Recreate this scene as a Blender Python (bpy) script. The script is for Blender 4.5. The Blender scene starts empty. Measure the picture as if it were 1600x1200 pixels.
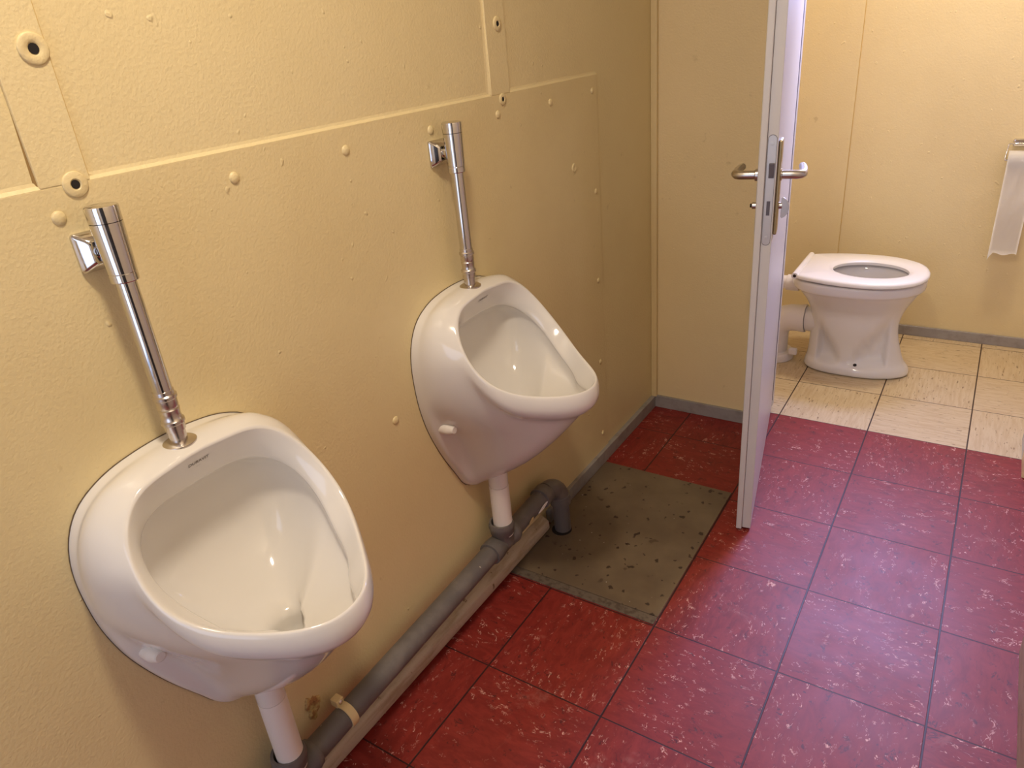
import bpy, bmesh, math, random
from mathutils import Vector, Matrix
from mathutils.bvhtree import BVHTree
random.seed(7)
S = bpy.context.scene
COL = S.collection
PI = math.pi

# ------------------------------------------------------------------ camera
cd = bpy.data.cameras.new('camera')
cam = bpy.data.objects.new('camera', cd)
COL.objects.link(cam)
S.camera = cam
cd.sensor_fit = 'HORIZONTAL'
cd.sensor_width = 36.0
cd.lens = 25.146
cd.clip_start = 0.02
cam.matrix_world = Matrix(((0.83869144, -0.17139868, 0.51693245, 0.994929),
                           (0.5376078, 0.41224658, -0.73554783, -0.977482),
                           (-0.0870317, 0.89480459, 0.43789294, 1.384415),
                           (0, 0, 0, 1)))

# ------------------------------------------------------------------ light
S.view_settings.view_transform = 'Standard'
S.view_settings.look = 'None'
S.view_settings.gamma = 1.0
S.view_settings.use_curve_mapping = False
S.view_settings.exposure = 0.0

w = bpy.data.worlds.new('daylight')
S.world = w
w.use_nodes = True
bg = w.node_tree.nodes['Background']
bg.inputs['Color'].default_value = (0.55, 0.68, 1.0, 1)
bg.inputs['Strength'].default_value = 1.0


def area(name, loc, target, power, color, sx, sy, shape='RECTANGLE', spread=PI):
    l = bpy.data.lights.new(name, 'AREA')
    l.energy = power
    l.color = color
    l.shape = shape
    l.size = sx
    l.size_y = sy
    l.spread = spread
    o = bpy.data.objects.new(name, l)
    COL.objects.link(o)
    o.location = loc
    o.rotation_euler = (Vector(target) - Vector(loc)).to_track_quat('-Z', 'Y').to_euler()
    return o


WARM = (1.0, 0.87, 0.70)
LAMP_MAIN = (0.62, -0.58, 2.44)
LAMP_CUB = (0.95, 1.90, 2.44)
area('main_lamp_light', LAMP_MAIN, (0.64, -0.45, 0), 17.5, WARM, 0.20, 0.14)
area('cubicle_lamp_light', LAMP_CUB, (0.95, 1.85, 0), 15.0, WARM, 0.26, 0.16)
area('cubicle_window_light', (0.80, 2.60, 1.80), (0.95, 0.3, 0.30), 23.0, (0.36, 0.45, 1.0), 0.50, 0.50, spread=math.radians(100))
area('entrance_window_light', (0.60, -2.32, 1.20), (0.55, 0.6, 0.85), 7.0, (0.74, 0.79, 1.0), 0.96, 1.70)

# ------------------------------------------------------------------ materials


def srgb(r, g, b):
    f = lambda c: ((c / 255 + 0.055) / 1.055) ** 2.4 if c > 10 else c / 255 / 12.92
    return (f(r), f(g), f(b), 1)


def mat(name, color=(0.8, 0.8, 0.8, 1), rough=0.5, metal=0.0, coat=0.0, spec=0.5):
    m = bpy.data.materials.new(name)
    m.use_nodes = True
    b = m.node_tree.nodes['Principled BSDF']
    b.inputs['Base Color'].default_value = color
    b.inputs['Roughness'].default_value = rough
    b.inputs['Metallic'].default_value = metal
    b.inputs['Coat Weight'].default_value = coat
    b.inputs['Specular IOR Level'].default_value = spec
    return m


class NT:
    """small node helper"""

    def __init__(self, m):
        self.t = m.node_tree
        self.b = self.t.nodes['Principled BSDF']
        self.co = self.t.nodes.new('ShaderNodeTexCoord').outputs['Object']

    def link(self, a, b):
        self.t.links.new(a, b)

    def node(self, k, **kw):
        n = self.t.nodes.new(k)
        for a, v in kw.items():
            setattr(n, a, v)
        return n

    def put(self, sock, v):
        if isinstance(v, bpy.types.NodeSocket):
            self.link(v, sock)
        else:
            sock.default_value = v

    def scale(self, s, src=None, loc=(0, 0, 0), rot=(0, 0, 0)):
        n = self.node('ShaderNodeMapping')
        self.link(src or self.co, n.inputs['Vector'])
        n.inputs['Scale'].default_value = s
        n.inputs['Location'].default_value = loc
        n.inputs['Rotation'].default_value = rot
        return n.outputs[0]

    def noise(self, sc, det=3, rough=0.55, dist=0.0, vec=None):
        n = self.node('ShaderNodeTexNoise')
        self.link(vec or self.co, n.inputs['Vector'])
        n.inputs['Scale'].default_value = sc
        n.inputs['Detail'].default_value = det
        n.inputs['Roughness'].default_value = rough
        n.inputs['Distortion'].default_value = dist
        return n.outputs[0]

    def math(self, op, a, b=0.0, c=0.0, clamp=False):
        n = self.node('ShaderNodeMath', operation=op, use_clamp=clamp)
        self.put(n.inputs[0], a)
        self.put(n.inputs[1], b)
        self.put(n.inputs[2], c)
        return n.outputs[0]

    def ramp(self, v, lo, hi, a=0.0, b=1.0):
        n = self.node('ShaderNodeMapRange', clamp=True, interpolation_type='SMOOTHSTEP')
        self.put(n.inputs[0], v)
        n.inputs[1].default_value = lo
        n.inputs[2].default_value = hi
        n.inputs[3].default_value = a
        n.inputs[4].default_value = b
        return n.outputs[0]

    def mix(self, f, a, b):
        n = self.node('ShaderNodeMix', data_type='RGBA')
        self.put(n.inputs[0], f)
        self.put(n.inputs[6], a)
        self.put(n.inputs[7], b)
        return n.outputs[2]

    def bump(self, h, strength, dist):
        n = self.node('ShaderNodeBump')
        n.inputs['Strength'].default_value = strength
        n.inputs['Distance'].default_value = dist
        self.link(h, n.inputs['Height'])
        self.link(n.outputs[0], self.b.inputs['Normal'])

    def sep(self, v=None):
        n = self.node('ShaderNodeSeparateXYZ')
        self.link(v or self.co, n.inputs[0])
        return n.outputs

    def comb(self, x, y, z):
        n = self.node('ShaderNodeCombineXYZ')
        for i, v in enumerate((x, y, z)):
            self.put(n.inputs[i], v)
        return n.outputs[0]


M = {}


def paint(name, col, col2, rough=0.42):
    m = mat(name, col, rough)
    t = NT(m)
    big = t.noise(2.2, 4)
    c = t.mix(t.ramp(big, 0.35, 0.7), col, col2)
    dirt = t.noise(26, 3, 0.6)
    c = t.mix(t.math('MULTIPLY', t.ramp(dirt, 0.68, 0.80), 0.25), c, srgb(150, 120, 70))
    t.link(c, t.b.inputs['Base Color'])
    fine = t.noise(170, 3)
    lump = t.ramp(t.noise(46, 1), 0.74, 0.82)
    roll = t.noise(14, 2)
    h = t.math('ADD', t.math('MULTIPLY', fine, 0.6), t.math('ADD', t.math('MULTIPLY', lump, 0.9), t.math('MULTIPLY', roll, 0.35)))
    t.bump(h, 0.5, 0.003)
    return m


M['wall'] = paint('yellow_wall_paint', srgb(232, 213, 164), srgb(227, 207, 157))
M['panel'] = paint('yellow_panel_paint', srgb(229, 209, 159), srgb(223, 202, 151), 0.38)
M['partition'] = paint('cream_partition_paint', srgb(240, 216, 166), srgb(235, 211, 160))
M['grey_wall'] = paint('grey_wall_paint', srgb(228, 216, 196), srgb(222, 210, 190))
M['dark_reflection'] = mat('dark_reflection', srgb(48, 44, 44), 0.5)  # for the unseen slab that the chrome valves mirror
M['ceiling'] = mat('ceiling_white', srgb(232, 224, 206), 0.7)
M['ceramic'] = mat('white_ceramic', srgb(228, 223, 216), 0.10, coat=0.3)
M['seat'] = mat('white_seat_plastic', srgb(238, 234, 228), 0.22)
M['pvc'] = mat('white_plastic', srgb(235, 228, 220), 0.35)
M['ink'] = mat('grey_print', srgb(108, 98, 90), 0.5)
M['door'] = mat('door_white', srgb(204, 201, 200), 0.38)
M['door_edge'] = mat('door_edge_grey', srgb(190, 187, 184), 0.45)
M['seal'] = mat('grey_rubber', srgb(92, 88, 98), 0.6)
M['alu'] = mat('satin_aluminium', srgb(200, 194, 186), 0.30, 1.0)
M['steel'] = mat('brushed_steel', srgb(198, 196, 194), 0.38, 0.6)
M['brass'] = mat('brassy_metal', srgb(176, 160, 122), 0.35, 0.9)
M['dark'] = mat('dark_hole', srgb(28, 22, 20), 0.8)
M['paper'] = mat('tissue_paper', srgb(252, 248, 242), 0.9)
M['card'] = mat('cardboard', srgb(170, 140, 105), 0.9)
M['stain'] = mat('brown_stain', srgb(150, 118, 66), 0.7)
M['seam'] = mat('seam_tan', srgb(204, 172, 104), 0.7)  # tan line along the panel and strip joints
M['sealant'] = mat('dark_sealant', srgb(96, 78, 56), 0.7)
M['lamp'] = mat('lamp_housing', srgb(235, 235, 232), 0.4)
M['glass'] = mat('frosted_glass', (0.9, 0.95, 1, 1), 0.5)
M['glass'].node_tree.nodes['Principled BSDF'].inputs['Transmission Weight'].default_value = 1.0
M['diffuser'] = mat('lamp_diffuser', srgb(255, 240, 215), 0.5)
_b = M['diffuser'].node_tree.nodes['Principled BSDF']
_b.inputs['Emission Color'].default_value = (1.0, 0.82, 0.58, 1)
_b.inputs['Emission Strength'].default_value = 6.0

m = M['chrome'] = mat('chrome', (0.66, 0.64, 0.62, 1), 0.07, 1.0)
t = NT(m)
t.link(t.ramp(t.noise(90, 3), 0.4, 0.75, 0.06, 0.16), t.b.inputs['Roughness'])
m = M['old_chrome'] = mat('dull_chrome', (0.62, 0.57, 0.53, 1), 0.24, 1.0)

m = M['grey_pipe'] = mat('grey_pvc', srgb(108, 101, 97), 0.42)
t = NT(m)
c = t.mix(t.ramp(t.noise(18, 4), 0.45, 0.75), srgb(104, 98, 95), srgb(120, 113, 108))
c = t.mix(t.ramp(t.noise(70, 2), 0.74, 0.78), c, srgb(190, 180, 168))
t.link(c, t.b.inputs['Base Color'])

m = M['board'] = mat('board_paint', srgb(188, 170, 146), 0.5)
t = NT(m)
c = t.mix(t.ramp(t.noise(9, 4, vec=t.scale((6, 1, 6))), 0.4, 0.7), srgb(190, 172, 150), srgb(166, 146, 120))
c = t.mix(t.ramp(t.noise(40, 3), 0.66, 0.74), c, srgb(120, 98, 74))
t.link(c, t.b.inputs['Base Color'])
t.bump(t.noise(60, 3), 0.4, 0.003)

m = M['base'] = mat('grey_baseboard', srgb(152, 146, 142), 0.5)
t = NT(m)
c = t.mix(t.ramp(t.noise(22, 4), 0.4, 0.75), srgb(156, 150, 146), srgb(138, 130, 124))
t.link(c, t.b.inputs['Base Color'])

m = M['bead'] = paint('bead_paint', srgb(228, 205, 152), srgb(222, 198, 146))

m = M['plate'] = mat('steel_cover', srgb(120, 108, 86), 0.38)
t = NT(m)
c = t.mix(t.ramp(t.noise(5, 4), 0.35, 0.7), srgb(104, 88, 70), srgb(122, 106, 84))
c = t.mix(t.ramp(t.noise(42, 2, 0.4), 0.66, 0.70), c, srgb(58, 44, 36))
c = t.mix(t.ramp(t.noise(16, 2, 0.5), 0.68, 0.73), c, srgb(88, 72, 56))
c = t.mix(t.ramp(t.noise(95, 1), 0.80, 0.82), c, srgb(215, 208, 196))
t.link(c, t.b.inputs['Base Color'])
t.link(t.ramp(t.noise(8, 3), 0.3, 0.7, 0.32, 0.5), t.b.inputs['Roughness'])

m = M['plate_edge'] = mat('dirty_strip', srgb(140, 128, 112), 0.6)
t = NT(m)
c = t.mix(t.ramp(t.noise(60, 3), 0.45, 0.65), srgb(106, 93, 80), srgb(84, 71, 60))
t.link(c, t.b.inputs['Base Color'])

m = M['rust'] = mat('crumbled_plaster', srgb(150, 112, 58), 0.8)
t = NT(m)
c = t.mix(t.ramp(t.noise(70, 3), 0.4, 0.6), srgb(206, 180, 120), srgb(172, 124, 76))
t.link(c, t.b.inputs['Base Color'])
t.bump(t.noise(90, 3), 0.8, 0.006)

# floor vinyl tiles: red with white and dark wisps, cream with dark streaks in the cubicle
TILE = 0.305
m = M['floor'] = mat('vinyl_floor', srgb(150, 50, 42), 0.3)
t = NT(m)
sx, sy, sz = t.sep()
tx = t.math('DIVIDE', t.math('SUBTRACT', sx, 0.4612), TILE)
ty = t.math('DIVIDE', sy, TILE)
ix, iy = t.math('FLOOR', tx), t.math('FLOOR', ty)
fx, fy = t.math('SUBTRACT', tx, ix), t.math('SUBTRACT', ty, iy)
ex = t.math('MINIMUM', fx, t.math('SUBTRACT', 1.0, fx))
ey = t.math('MINIMUM', fy, t.math('SUBTRACT', 1.0, fy))
line = t.math('MAXIMUM', t.ramp(ex, 0.0055, 0.0085, 1, 0), t.ramp(ey, 0.004, 0.0068, 1, 0))
par = t.math('FLOORED_MODULO', t.math('ADD', ix, iy), 2.0)
wn = t.node('ShaderNodeTexWhiteNoise', noise_dimensions='2D')
t.link(t.comb(ix, iy, 0.0), wn.inputs['Vector'])
rnd = wn.outputs[0]
# coordinates swap direction on every other tile, each tile its own offset
ax = t.math('ADD', t.math('MULTIPLY', sx, t.math('SUBTRACT', 1.0, par)), t.math('MULTIPLY', sy, par))
ay = t.math('ADD', t.math('MULTIPLY', sy, t.math('SUBTRACT', 1.0, par)), t.math('MULTIPLY', sx, par))
tv = t.comb(ax, ay, t.math('MULTIPLY', rnd, 40.0))
# red
clump = t.noise(9, 3, 0.6, vec=t.scale((1.0, 1.8, 1), tv, (3.1, 0, 0)))
worm = t.math('ABSOLUTE', t.math('SUBTRACT', t.noise(34, 3, 0.62, 1.2, vec=t.scale((1, 1.5, 1), tv)), 0.5))
wm = t.math('MULTIPLY', t.ramp(worm, 0.006, 0.026, 1, 0), t.ramp(t.noise(48, 2, vec=t.scale((1, 1.6, 1), tv, (9, 2, 0))), 0.53, 0.62))
wm = t.math('MULTIPLY', wm, t.ramp(clump, 0.42, 0.62))
dworm = t.math('ABSOLUTE', t.math('SUBTRACT', t.noise(26, 3, 0.62, 1.0, vec=t.scale((1, 1.5, 1), tv, (5, 7, 3))), 0.5))
dm = t.math('MULTIPLY', t.ramp(dworm, 0.008, 0.030, 1, 0), t.ramp(t.noise(36, 2, vec=t.scale((1, 1, 1), tv, (1, 8, 5))), 0.56, 0.65))
mott = t.noise(22, 5, 0.7, 0.6, vec=t.scale((0.8, 2.0, 1), tv))
red = t.mix(t.ramp(mott, 0.3, 0.72), srgb(116, 26, 21), srgb(144, 45, 37))
red = t.mix(t.math('MULTIPLY', t.ramp(rnd, 0, 1), 0.35), red, srgb(134, 36, 26))
red = t.mix(t.math('MULTIPLY', dm, 0.8), red, srgb(70, 20, 22))
red = t.mix(t.math('MULTIPLY', wm, 0.85), red, srgb(236, 186, 170))
scuff = t.math('MULTIPLY', t.ramp(t.noise(5, 5, 0.75, 0.5), 0.60, 0.74), 0.30)
red = t.mix(scuff, red, srgb(190, 130, 118))
red = t.mix(line, red, srgb(48, 14, 18))
# cream
st = t.noise(11, 3, 0.6, vec=t.scale((1.0, 9.0, 1), tv))
cream = t.mix(t.ramp(st, 0.35, 0.7), srgb(206, 186, 150), srgb(194, 170, 132))
fl = t.noise(30, 3, 0.6, 0.4, vec=t.scale((1.0, 5.0, 1), tv, (2, 2, 2)))
cream = t.mix(t.math('MULTIPLY', t.ramp(fl, 0.62, 0.68), 0.8), cream, srgb(120, 92, 62))
cream = t.mix(line, cream, srgb(58, 36, 22))
isc = t.math('GREATER_THAN', sy, 1.525)
bord = t.ramp(t.math('ABSOLUTE', t.math('SUBTRACT', sy, 1.525)), 0.001, 0.002, 1, 0)
c = t.mix(isc, red, cream)
c = t.mix(bord, c, srgb(60, 22, 18))
t.link(c, t.b.inputs['Base Color'])
t.link(t.ramp(t.noise(7, 4), 0.3, 0.75, 0.46, 0.51), t.b.inputs['Roughness'])
t.b.inputs['Coat Weight'].default_value = 0.0
t.bump(t.math('SUBTRACT', 1.0, line), 0.4, 0.001)

# ------------------------------------------------------------------ mesh helpers


def link(name, bm, material, parent=None, smooth=False, recalc=True):
    if recalc:
        bmesh.ops.recalc_face_normals(bm, faces=bm.faces)
    me = bpy.data.meshes.new(name)
    bm.to_mesh(me)
    bm.free()
    me.materials.append(material)
    if smooth:
        me.polygons.foreach_set('use_smooth', [True] * len(me.polygons))
        if smooth != 'all':
            me.set_sharp_from_angle(angle=math.radians(smooth if smooth is not True else 38))
    o = bpy.data.objects.new(name, me)
    COL.objects.link(o)
    if parent:
        o.parent = parent
    return o


def box(bm, a, b, bev=0.0, mtx=None):
    x0, y0, z0 = a
    x1, y1, z1 = b
    vs = [bm.verts.new(p) for p in ((x0, y0, z0), (x1, y0, z0), (x1, y1, z0), (x0, y1, z0),
                                    (x0, y0, z1), (x1, y0, z1), (x1, y1, z1), (x0, y1, z1))]
    fs = [bm.faces.new([vs[i] for i in q]) for q in ((0, 3, 2, 1), (4, 5, 6, 7), (0, 1, 5, 4), (1, 2, 6, 5), (2, 3, 7, 6), (3, 0, 4, 7))]
    if bev:
        es = {e for f in fs for e in f.edges}
        r = bmesh.ops.bevel(bm, geom=list(es), offset=bev, segments=2, profile=0.5, affect='EDGES')
        vs = list({v for f in r['faces'] for v in f.verts} | {v for v in vs if v.is_valid})
    if mtx is not None:
        bmesh.ops.transform(bm, matrix=mtx, verts=[v for v in vs if v.is_valid])
    return vs


def grid(bm, rings, closed=True, cap0=False, cap1=False):
    R = [[bm.verts.new(p) for p in r] for r in rings]
    for a, b in zip(R[:-1], R[1:]):
        n = len(a)
        for i in range(n if closed else n - 1):
            j = (i + 1) % n
            bm.faces.new((a[i], a[j], b[j], b[i]))
    if cap0:
        bm.faces.new(list(reversed(R[0])))
    if cap1:
        bm.faces.new(R[-1])
    return R


def frame_for(d):
    d = Vector(d).normalized()
    up = Vector((0, 0, 1)) if abs(d.z) < 0.9 else Vector((0, 1, 0))
    s = d.cross(up).normalized()
    return d, s, s.cross(d).normalized()


def lathe(bm, base, axis, prof, n=28, cap=True):
    """prof: (distance along axis, radius)"""
    d, s, u = frame_for(axis)
    base = Vector(base)
    rings = [[base + d * h + (s * math.cos(2 * PI * i / n) + u * math.sin(2 * PI * i / n)) * r for i in range(n)] for h, r in prof]
    grid(bm, rings, True, cap, cap)


def tube(bm, pts, r, n=20, cap=True):
    pts = [Vector(p) for p in pts]
    rings = []
    ref = None
    for i, p in enumerate(pts):
        dv = (pts[min(i + 1, len(pts) - 1)] - pts[max(i - 1, 0)]).normalized()
        if ref is None:
            _, s, _ = frame_for(dv)
        else:
            s = (ref - dv * ref.dot(dv)).normalized()
        ref = s
        u = s.cross(dv)
        rr = r[i] if isinstance(r, (list, tuple)) else r
        rings.append([p + (s * math.cos(2 * PI * k / n) + u * math.sin(2 * PI * k / n)) * rr for k in range(n)])
    grid(bm, rings, True, cap, cap)


def thing(name, label, cat, loc=(0, 0, 0), group=None, kind=None):
    o = bpy.data.objects.new(name, None)
    COL.objects.link(o)
    o.location = loc
    o.empty_display_size = 0.05
    return tag(o, label, cat, group, kind)


def tag(o, label=None, cat=None, group=None, kind=None):
    if label:
        o['label'] = label
    if cat:
        o['category'] = cat
    if group:
        o['group'] = group
    if kind:
        o['kind'] = kind
    return o


def struct(name, bm, material, smooth=False):
    return tag(link(name, bm, material, None, smooth), kind='structure')


def copy_tree(o, parent=None):
    c = o.copy()
    COL.objects.link(c)
    c.parent = parent
    for ch in list(o.children):
        copy_tree(ch, c)
    return c


def B():
    return bmesh.new()


# ------------------------------------------------------------------ room shell
H = 2.50
YR = -2.2      # wall behind the viewer
YP, YP2 = 1.412, 1.53   # partition
YB = 2.492     # rear wall of the cubicle
XR = 1.236

bm = B(); box(bm, (-0.12, YR - 0.1, -0.08), (1.75, YB + 0.12, 0.0)); struct('floor', bm, M['floor'])
bm = B(); box(bm, (-0.12, YR - 0.1, H), (1.75, YB + 0.12, H + 0.08)); struct('ceiling', bm, M['ceiling'])
bm = B(); box(bm, (-0.12, YR - 0.1, 0), (-0.005, YB + 0.12, H)); struct('wall_left', bm, M['wall'])
# rear wall of the cubicle with its high window opening
WX0, WX1, WZ0, WZ1 = 0.52, 1.08, 1.52, 2.10
bm = B()
box(bm, (-0.005, YB, 0), (WX0, YB + 0.11, H)); box(bm, (WX1, YB, 0), (1.75, YB + 0.11, H))
box(bm, (WX0, YB, 0), (WX1, YB + 0.11, WZ0)); box(bm, (WX0, YB, WZ1), (WX1, YB + 0.11, H))
struct('wall_back', bm, M['wall'])
bm = B()
box(bm, (-0.005, YP, 0), (0.385, YP2, H)); box(bm, (1.225, YP, 0), (1.6, YP2, H)); box(bm, (0.385, YP, 2.03), (1.225, YP2, H))
struct('wall_partition', bm, M['partition'])
bm = B()
box(bm, (XR, YR, 0), (XR + 0.1, 0.62, H)); box(bm, (1.50, 0.62, 0), (1.60, YB, H))
struct('wall_right', bm, M['grey_wall'])
bm = B(); box(bm, (XR - 0.012, -1.58, 0.0), (XR, -0.90, 2.0), 0.003); struct('added_dark_slab', bm, M['dark_reflection'])  # unseen dark slab, added to put a dark stripe in the chrome reflections
# wall behind the viewer with window opening
bm = B()
box(bm, (-0.005, YR - 0.1, 0), (0.1, YR, H)); box(bm, (1.1, YR - 0.1, 0), (XR + 0.1, YR, H))
box(bm, (0.1, YR - 0.1, 0), (1.1, YR, 0.32)); box(bm, (0.1, YR - 0.1, 2.08), (1.1, YR, H))
struct('wall_front', bm, M['wall'])


def window(name, x0, x1, z0, z1, y, d):
    bm = B()
    f = 0.035
    for a, b in (((x0, z0), (x1, z0 + f)), ((x0, z1 - f), (x1, z1)), ((x0, z0 + f), (x0 + f, z1 - f)), ((x1 - f, z0 + f), (x1, z1 - f))):
        box(bm, (a[0], y, a[1]), (b[0], y + d, b[1]), 0.003)
    return struct(name, bm, M['door'])


window('window_1', WX0, WX1, WZ0, WZ1, YB + 0.03, 0.05)
window('window_2', 0.1, 1.1, 0.32, 2.08, YR - 0.07, 0.05)

# baseboards
bm = B(); box(bm, (-0.005, 0.56, 0), (0.012, YP - 0.011, 0.048), 0.002); struct('baseboard_left', bm, M['base'])
bm = B(); box(bm, (0.0, YP - 0.011, 0), (0.385, YP, 0.05), 0.002); struct('baseboard_partition', bm, M['base'])
bm = B(); box(bm, (0.0, YB - 0.012, 0), (1.5, YB, 0.045), 0.002); struct('baseboard_back', bm, M['base'])
bm = B(); box(bm, (XR - 0.006, YR, 0), (XR, 0.62, 0.09), 0.002); struct('baseboard_right', bm, M['board'])
# corner bead
bm = B(); box(bm, (-0.005, YP - 0.016, 0.046), (0.017, YP, H), 0.003); struct('trim_1', bm, M['bead'])
# rear wall panel joint in the cubicle
bm = B(); box(bm, (0.0, YB - 0.005, 0.045), (0.447, YB, H), 0.001); t2 = struct('trim_2', bm, M['wall'])
bm = B(); box(bm, (0.4472, YB - 0.004, 0.045), (0.4495, YB, H)); link('seam', bm, M['seam'], t2)

# ------------------------------------------------------------------ door frame and door
bm = B()
box(bm, (0.30, 1.577, 0.0), (0.419, 1.602, 2.06), 0.002)
box(bm, (1.2246, YP2, 0.0), (1.30, YP2 + 0.14, 2.06), 0.003)
box(bm, (0.30, 1.577, 2.02), (1.2246, 1.602, 2.06), 0.002)
fr = struct('trim_3', bm, M['door'])
bm = B(); box(bm, (0.395, 1.5685, 0.03), (0.4205, 1.5765, 2.02)); link('frame_seal', bm, M['seal'], fr)

e = Vector((0.1813, -0.9834, 0))     # from hinge to free edge
nrm = Vector((0.9834, 0.1813, 0))    # face that looks into the cubicle
R0 = Vector((0.5634, 0.7898, 0))     # foot of the free edge, cubicle face
door = thing('door_1', 'white rebated cubicle door standing open with lever handles', 'door', R0, kind='structure')
door.matrix_world = Matrix(((e.x, nrm.x, 0, R0.x), (e.y, nrm.y, 0, R0.y), (0, 0, 1, 0), (0, 0, 0, 1)))
# local: x along the leaf (0 = free edge, negative towards hinge), y = out of cubicle face, z up
L = 0.79
bm = B()
box(bm, (-L, -0.024, 0.008), (0.0, 0.0, 2.0), 0.0012)
box(bm, (-L + 0.012, -0.040, 0.008), (0.0105, -0.0243, 2.0), 0.0025)
link('leaf', bm, M['door'], door)
bm = B()
# rounded face plate on the edge (lies in local y-z, at x = 0)
pts = []
for i in range(13):
    a = PI * i / 12
    pts.append((-0.0125 + 0.0092 * math.cos(a), 1.1155 + 0.0092 * math.sin(a)))
for i in range(13):
    a = PI + PI * i / 12
    pts.append((-0.0125 + 0.0092 * math.cos(a), 0.8765 + 0.0092 * math.sin(a)))
grid(bm, [[Vector((x, p[0], p[1])) for p in pts] for x in (-0.001, 0.0012)], True, False, True)
fp = link('face_plate', bm, M['steel'], door)
bm = B()
c0 = Vector((0, -0.0125, 0.996))
grid(bm, [[Vector((x, -0.0125 + (p[0] + 0.0125) * 1.09, 0.996 + (p[1] - 0.996) * 1.008)) for p in pts] for x in (-0.001, 0.0005)], True, False, True)
link('plate_gap', bm, M['seal'], door)
bm = B(); box(bm, (0.001, -0.0165, 1.028), (0.0085, -0.0045, 1.062), 0.001)
for v in bm.verts:
    if v.co.z < 1.036 and v.co.x > 0.004:
        v.co.x -= 0.005
link('latch', bm, M['seal'], fp)
bm = B(); box(bm, (0.0011, -0.0165, 0.940), (0.0017, -0.0085, 0.974)); link('bolt', bm, M['seal'], fp)
bm = B()
for z in (1.106, 0.886):
    lathe(bm, (0.001, -0.0125, z), (1, 0, 0), [(0, 0.0042), (0.0008, 0.0040), (0.0009, 0.002)], 16)
link('screw', bm, M['steel'], fp, True)

for side in (1, -1):
    y0 = 0.0 if side == 1 else -0.040
    o = lambda d: y0 + side * d
    bm = B()
    ya, yb = sorted((o(0.0), o(0.0085 if side == 1 else 0.0035)))
    box(bm, (-0.072, ya, 0.885), (-0.026, yb, 1.109), 0.003)
    pl = link('back_plate', bm, M['brass'] if side == 1 else M['alu'], door)
    bm = B()
    hz = 1.026
    P = [(-0.050, o(0.006), hz), (-0.050, o(0.03), hz), (-0.050, o(0.046), hz), (-0.054, o(0.054), hz), (-0.063, o(0.058), hz + 0.0005),
         (-0.09, o(0.058), hz + 0.001), (-0.125, o(0.056), hz + 0.001), (-0.160, o(0.052), hz)]
    tube(bm, P, [0.0105, 0.0105, 0.0105, 0.0105, 0.0102, 0.0098, 0.0095, 0.0088], 18)
    lathe(bm, (-0.050, o(0.004), hz), (0, side, 0), [(0, 0.0145), (0.006, 0.0145), (0.008, 0.0115)], 20)
    link('lever_handle', bm, M['alu'], pl, True)
    bm = B()
    if side == 1:
        lathe(bm, (-0.050, o(0.006), 0.952), (0, 1, 0), [(0, 0.008), (0.010, 0.008)], 16)
        # half-moon thumb turn
        ring = []
        for k in range(9):
            a = -PI * 0.42 + k * PI * 0.84 / 8
            ring.append((o(0.012) + 0.021 * math.cos(a), 0.947 + 0.026 * math.sin(a)))
        ring += [(o(0.014), 0.947 + 0.022), (o(0.014), 0.947 - 0.022)]
        grid(bm, [[Vector((x, p[0], p[1])) for p in ring] for x in (-0.0545, -0.0455)], True, True, True)
        bmesh.ops.bevel(bm, geom=[ed for ed in bm.edges if abs(ed.verts[0].co.x - ed.verts[1].co.x) < 1e-6 and ed.verts[0].co.y > o(0.0165)], offset=0.0015, segments=2, affect='EDGES')
        link('thumb_turn', bm, M['alu'], pl, True)
    else:
        lathe(bm, (-0.050, o(0.003), 0.952), (0, -1, 0), [(0, 0.008), (0.010, 0.008), (0.011, 0.007)], 18)
        cy = link('lock_cylinder', bm, M['alu'], pl, True)
        bm = B()
        lathe(bm, (-0.050, o(0.0135), 0.952), (0, -1, 0), [(0, 0.0048), (0.005, 0.0048)], 12)
        link('lock_slot', bm, M['dark'], pl)

# ------------------------------------------------------------------ left wall: sheet panel, strips, fixings
bm = B(); box(bm, (-0.005, -2.15, 0.045), (0.0, 1.0, 1.262), 0.0015)
panel = tag(link('wall_panel', bm, M['panel']), 'large yellow painted sheet panel behind both urinals', 'wall panel')


def dome(bm, c, r, h, axis=(1, 0, 0)):
    lathe(bm, c, axis, [(0, r), (h * 0.35, r * 0.97), (h * 0.7, r * 0.75), (h * 0.93, r * 0.4), (h, r * 0.08)], 16)


riv = [(-0.5289, 1.224), (-0.2574, 1.2212), (-0.0122, 1.2219), (0.235, 1.221), (0.487, 1.2195), (0.7319, 1.2179), (0.9678, 1.2212),
       (0.9696, 0.9411), (0.9656, 0.6645), (0.9586, 0.385), (0.9584, 0.1123), (-0.010, 0.6602)]
for y, z in riv:
    bm = B(); dome(bm, (-0.0005, y, z), 0.0095 if y < 0.9 else 0.0085, 0.0045); link('screw_cap', bm, M['panel'], panel, 60)
bm = B()
lathe(bm, (-0.0005, 0.8417, 1.0337), (1, 0, 0), [(0, 0.0125), (0.003, 0.012), (0.004, 0.010), (0.003, 0.007), (0.002, 0.001)], 20)
link('screw_washer', bm, M['panel'], panel, 50)

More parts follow.
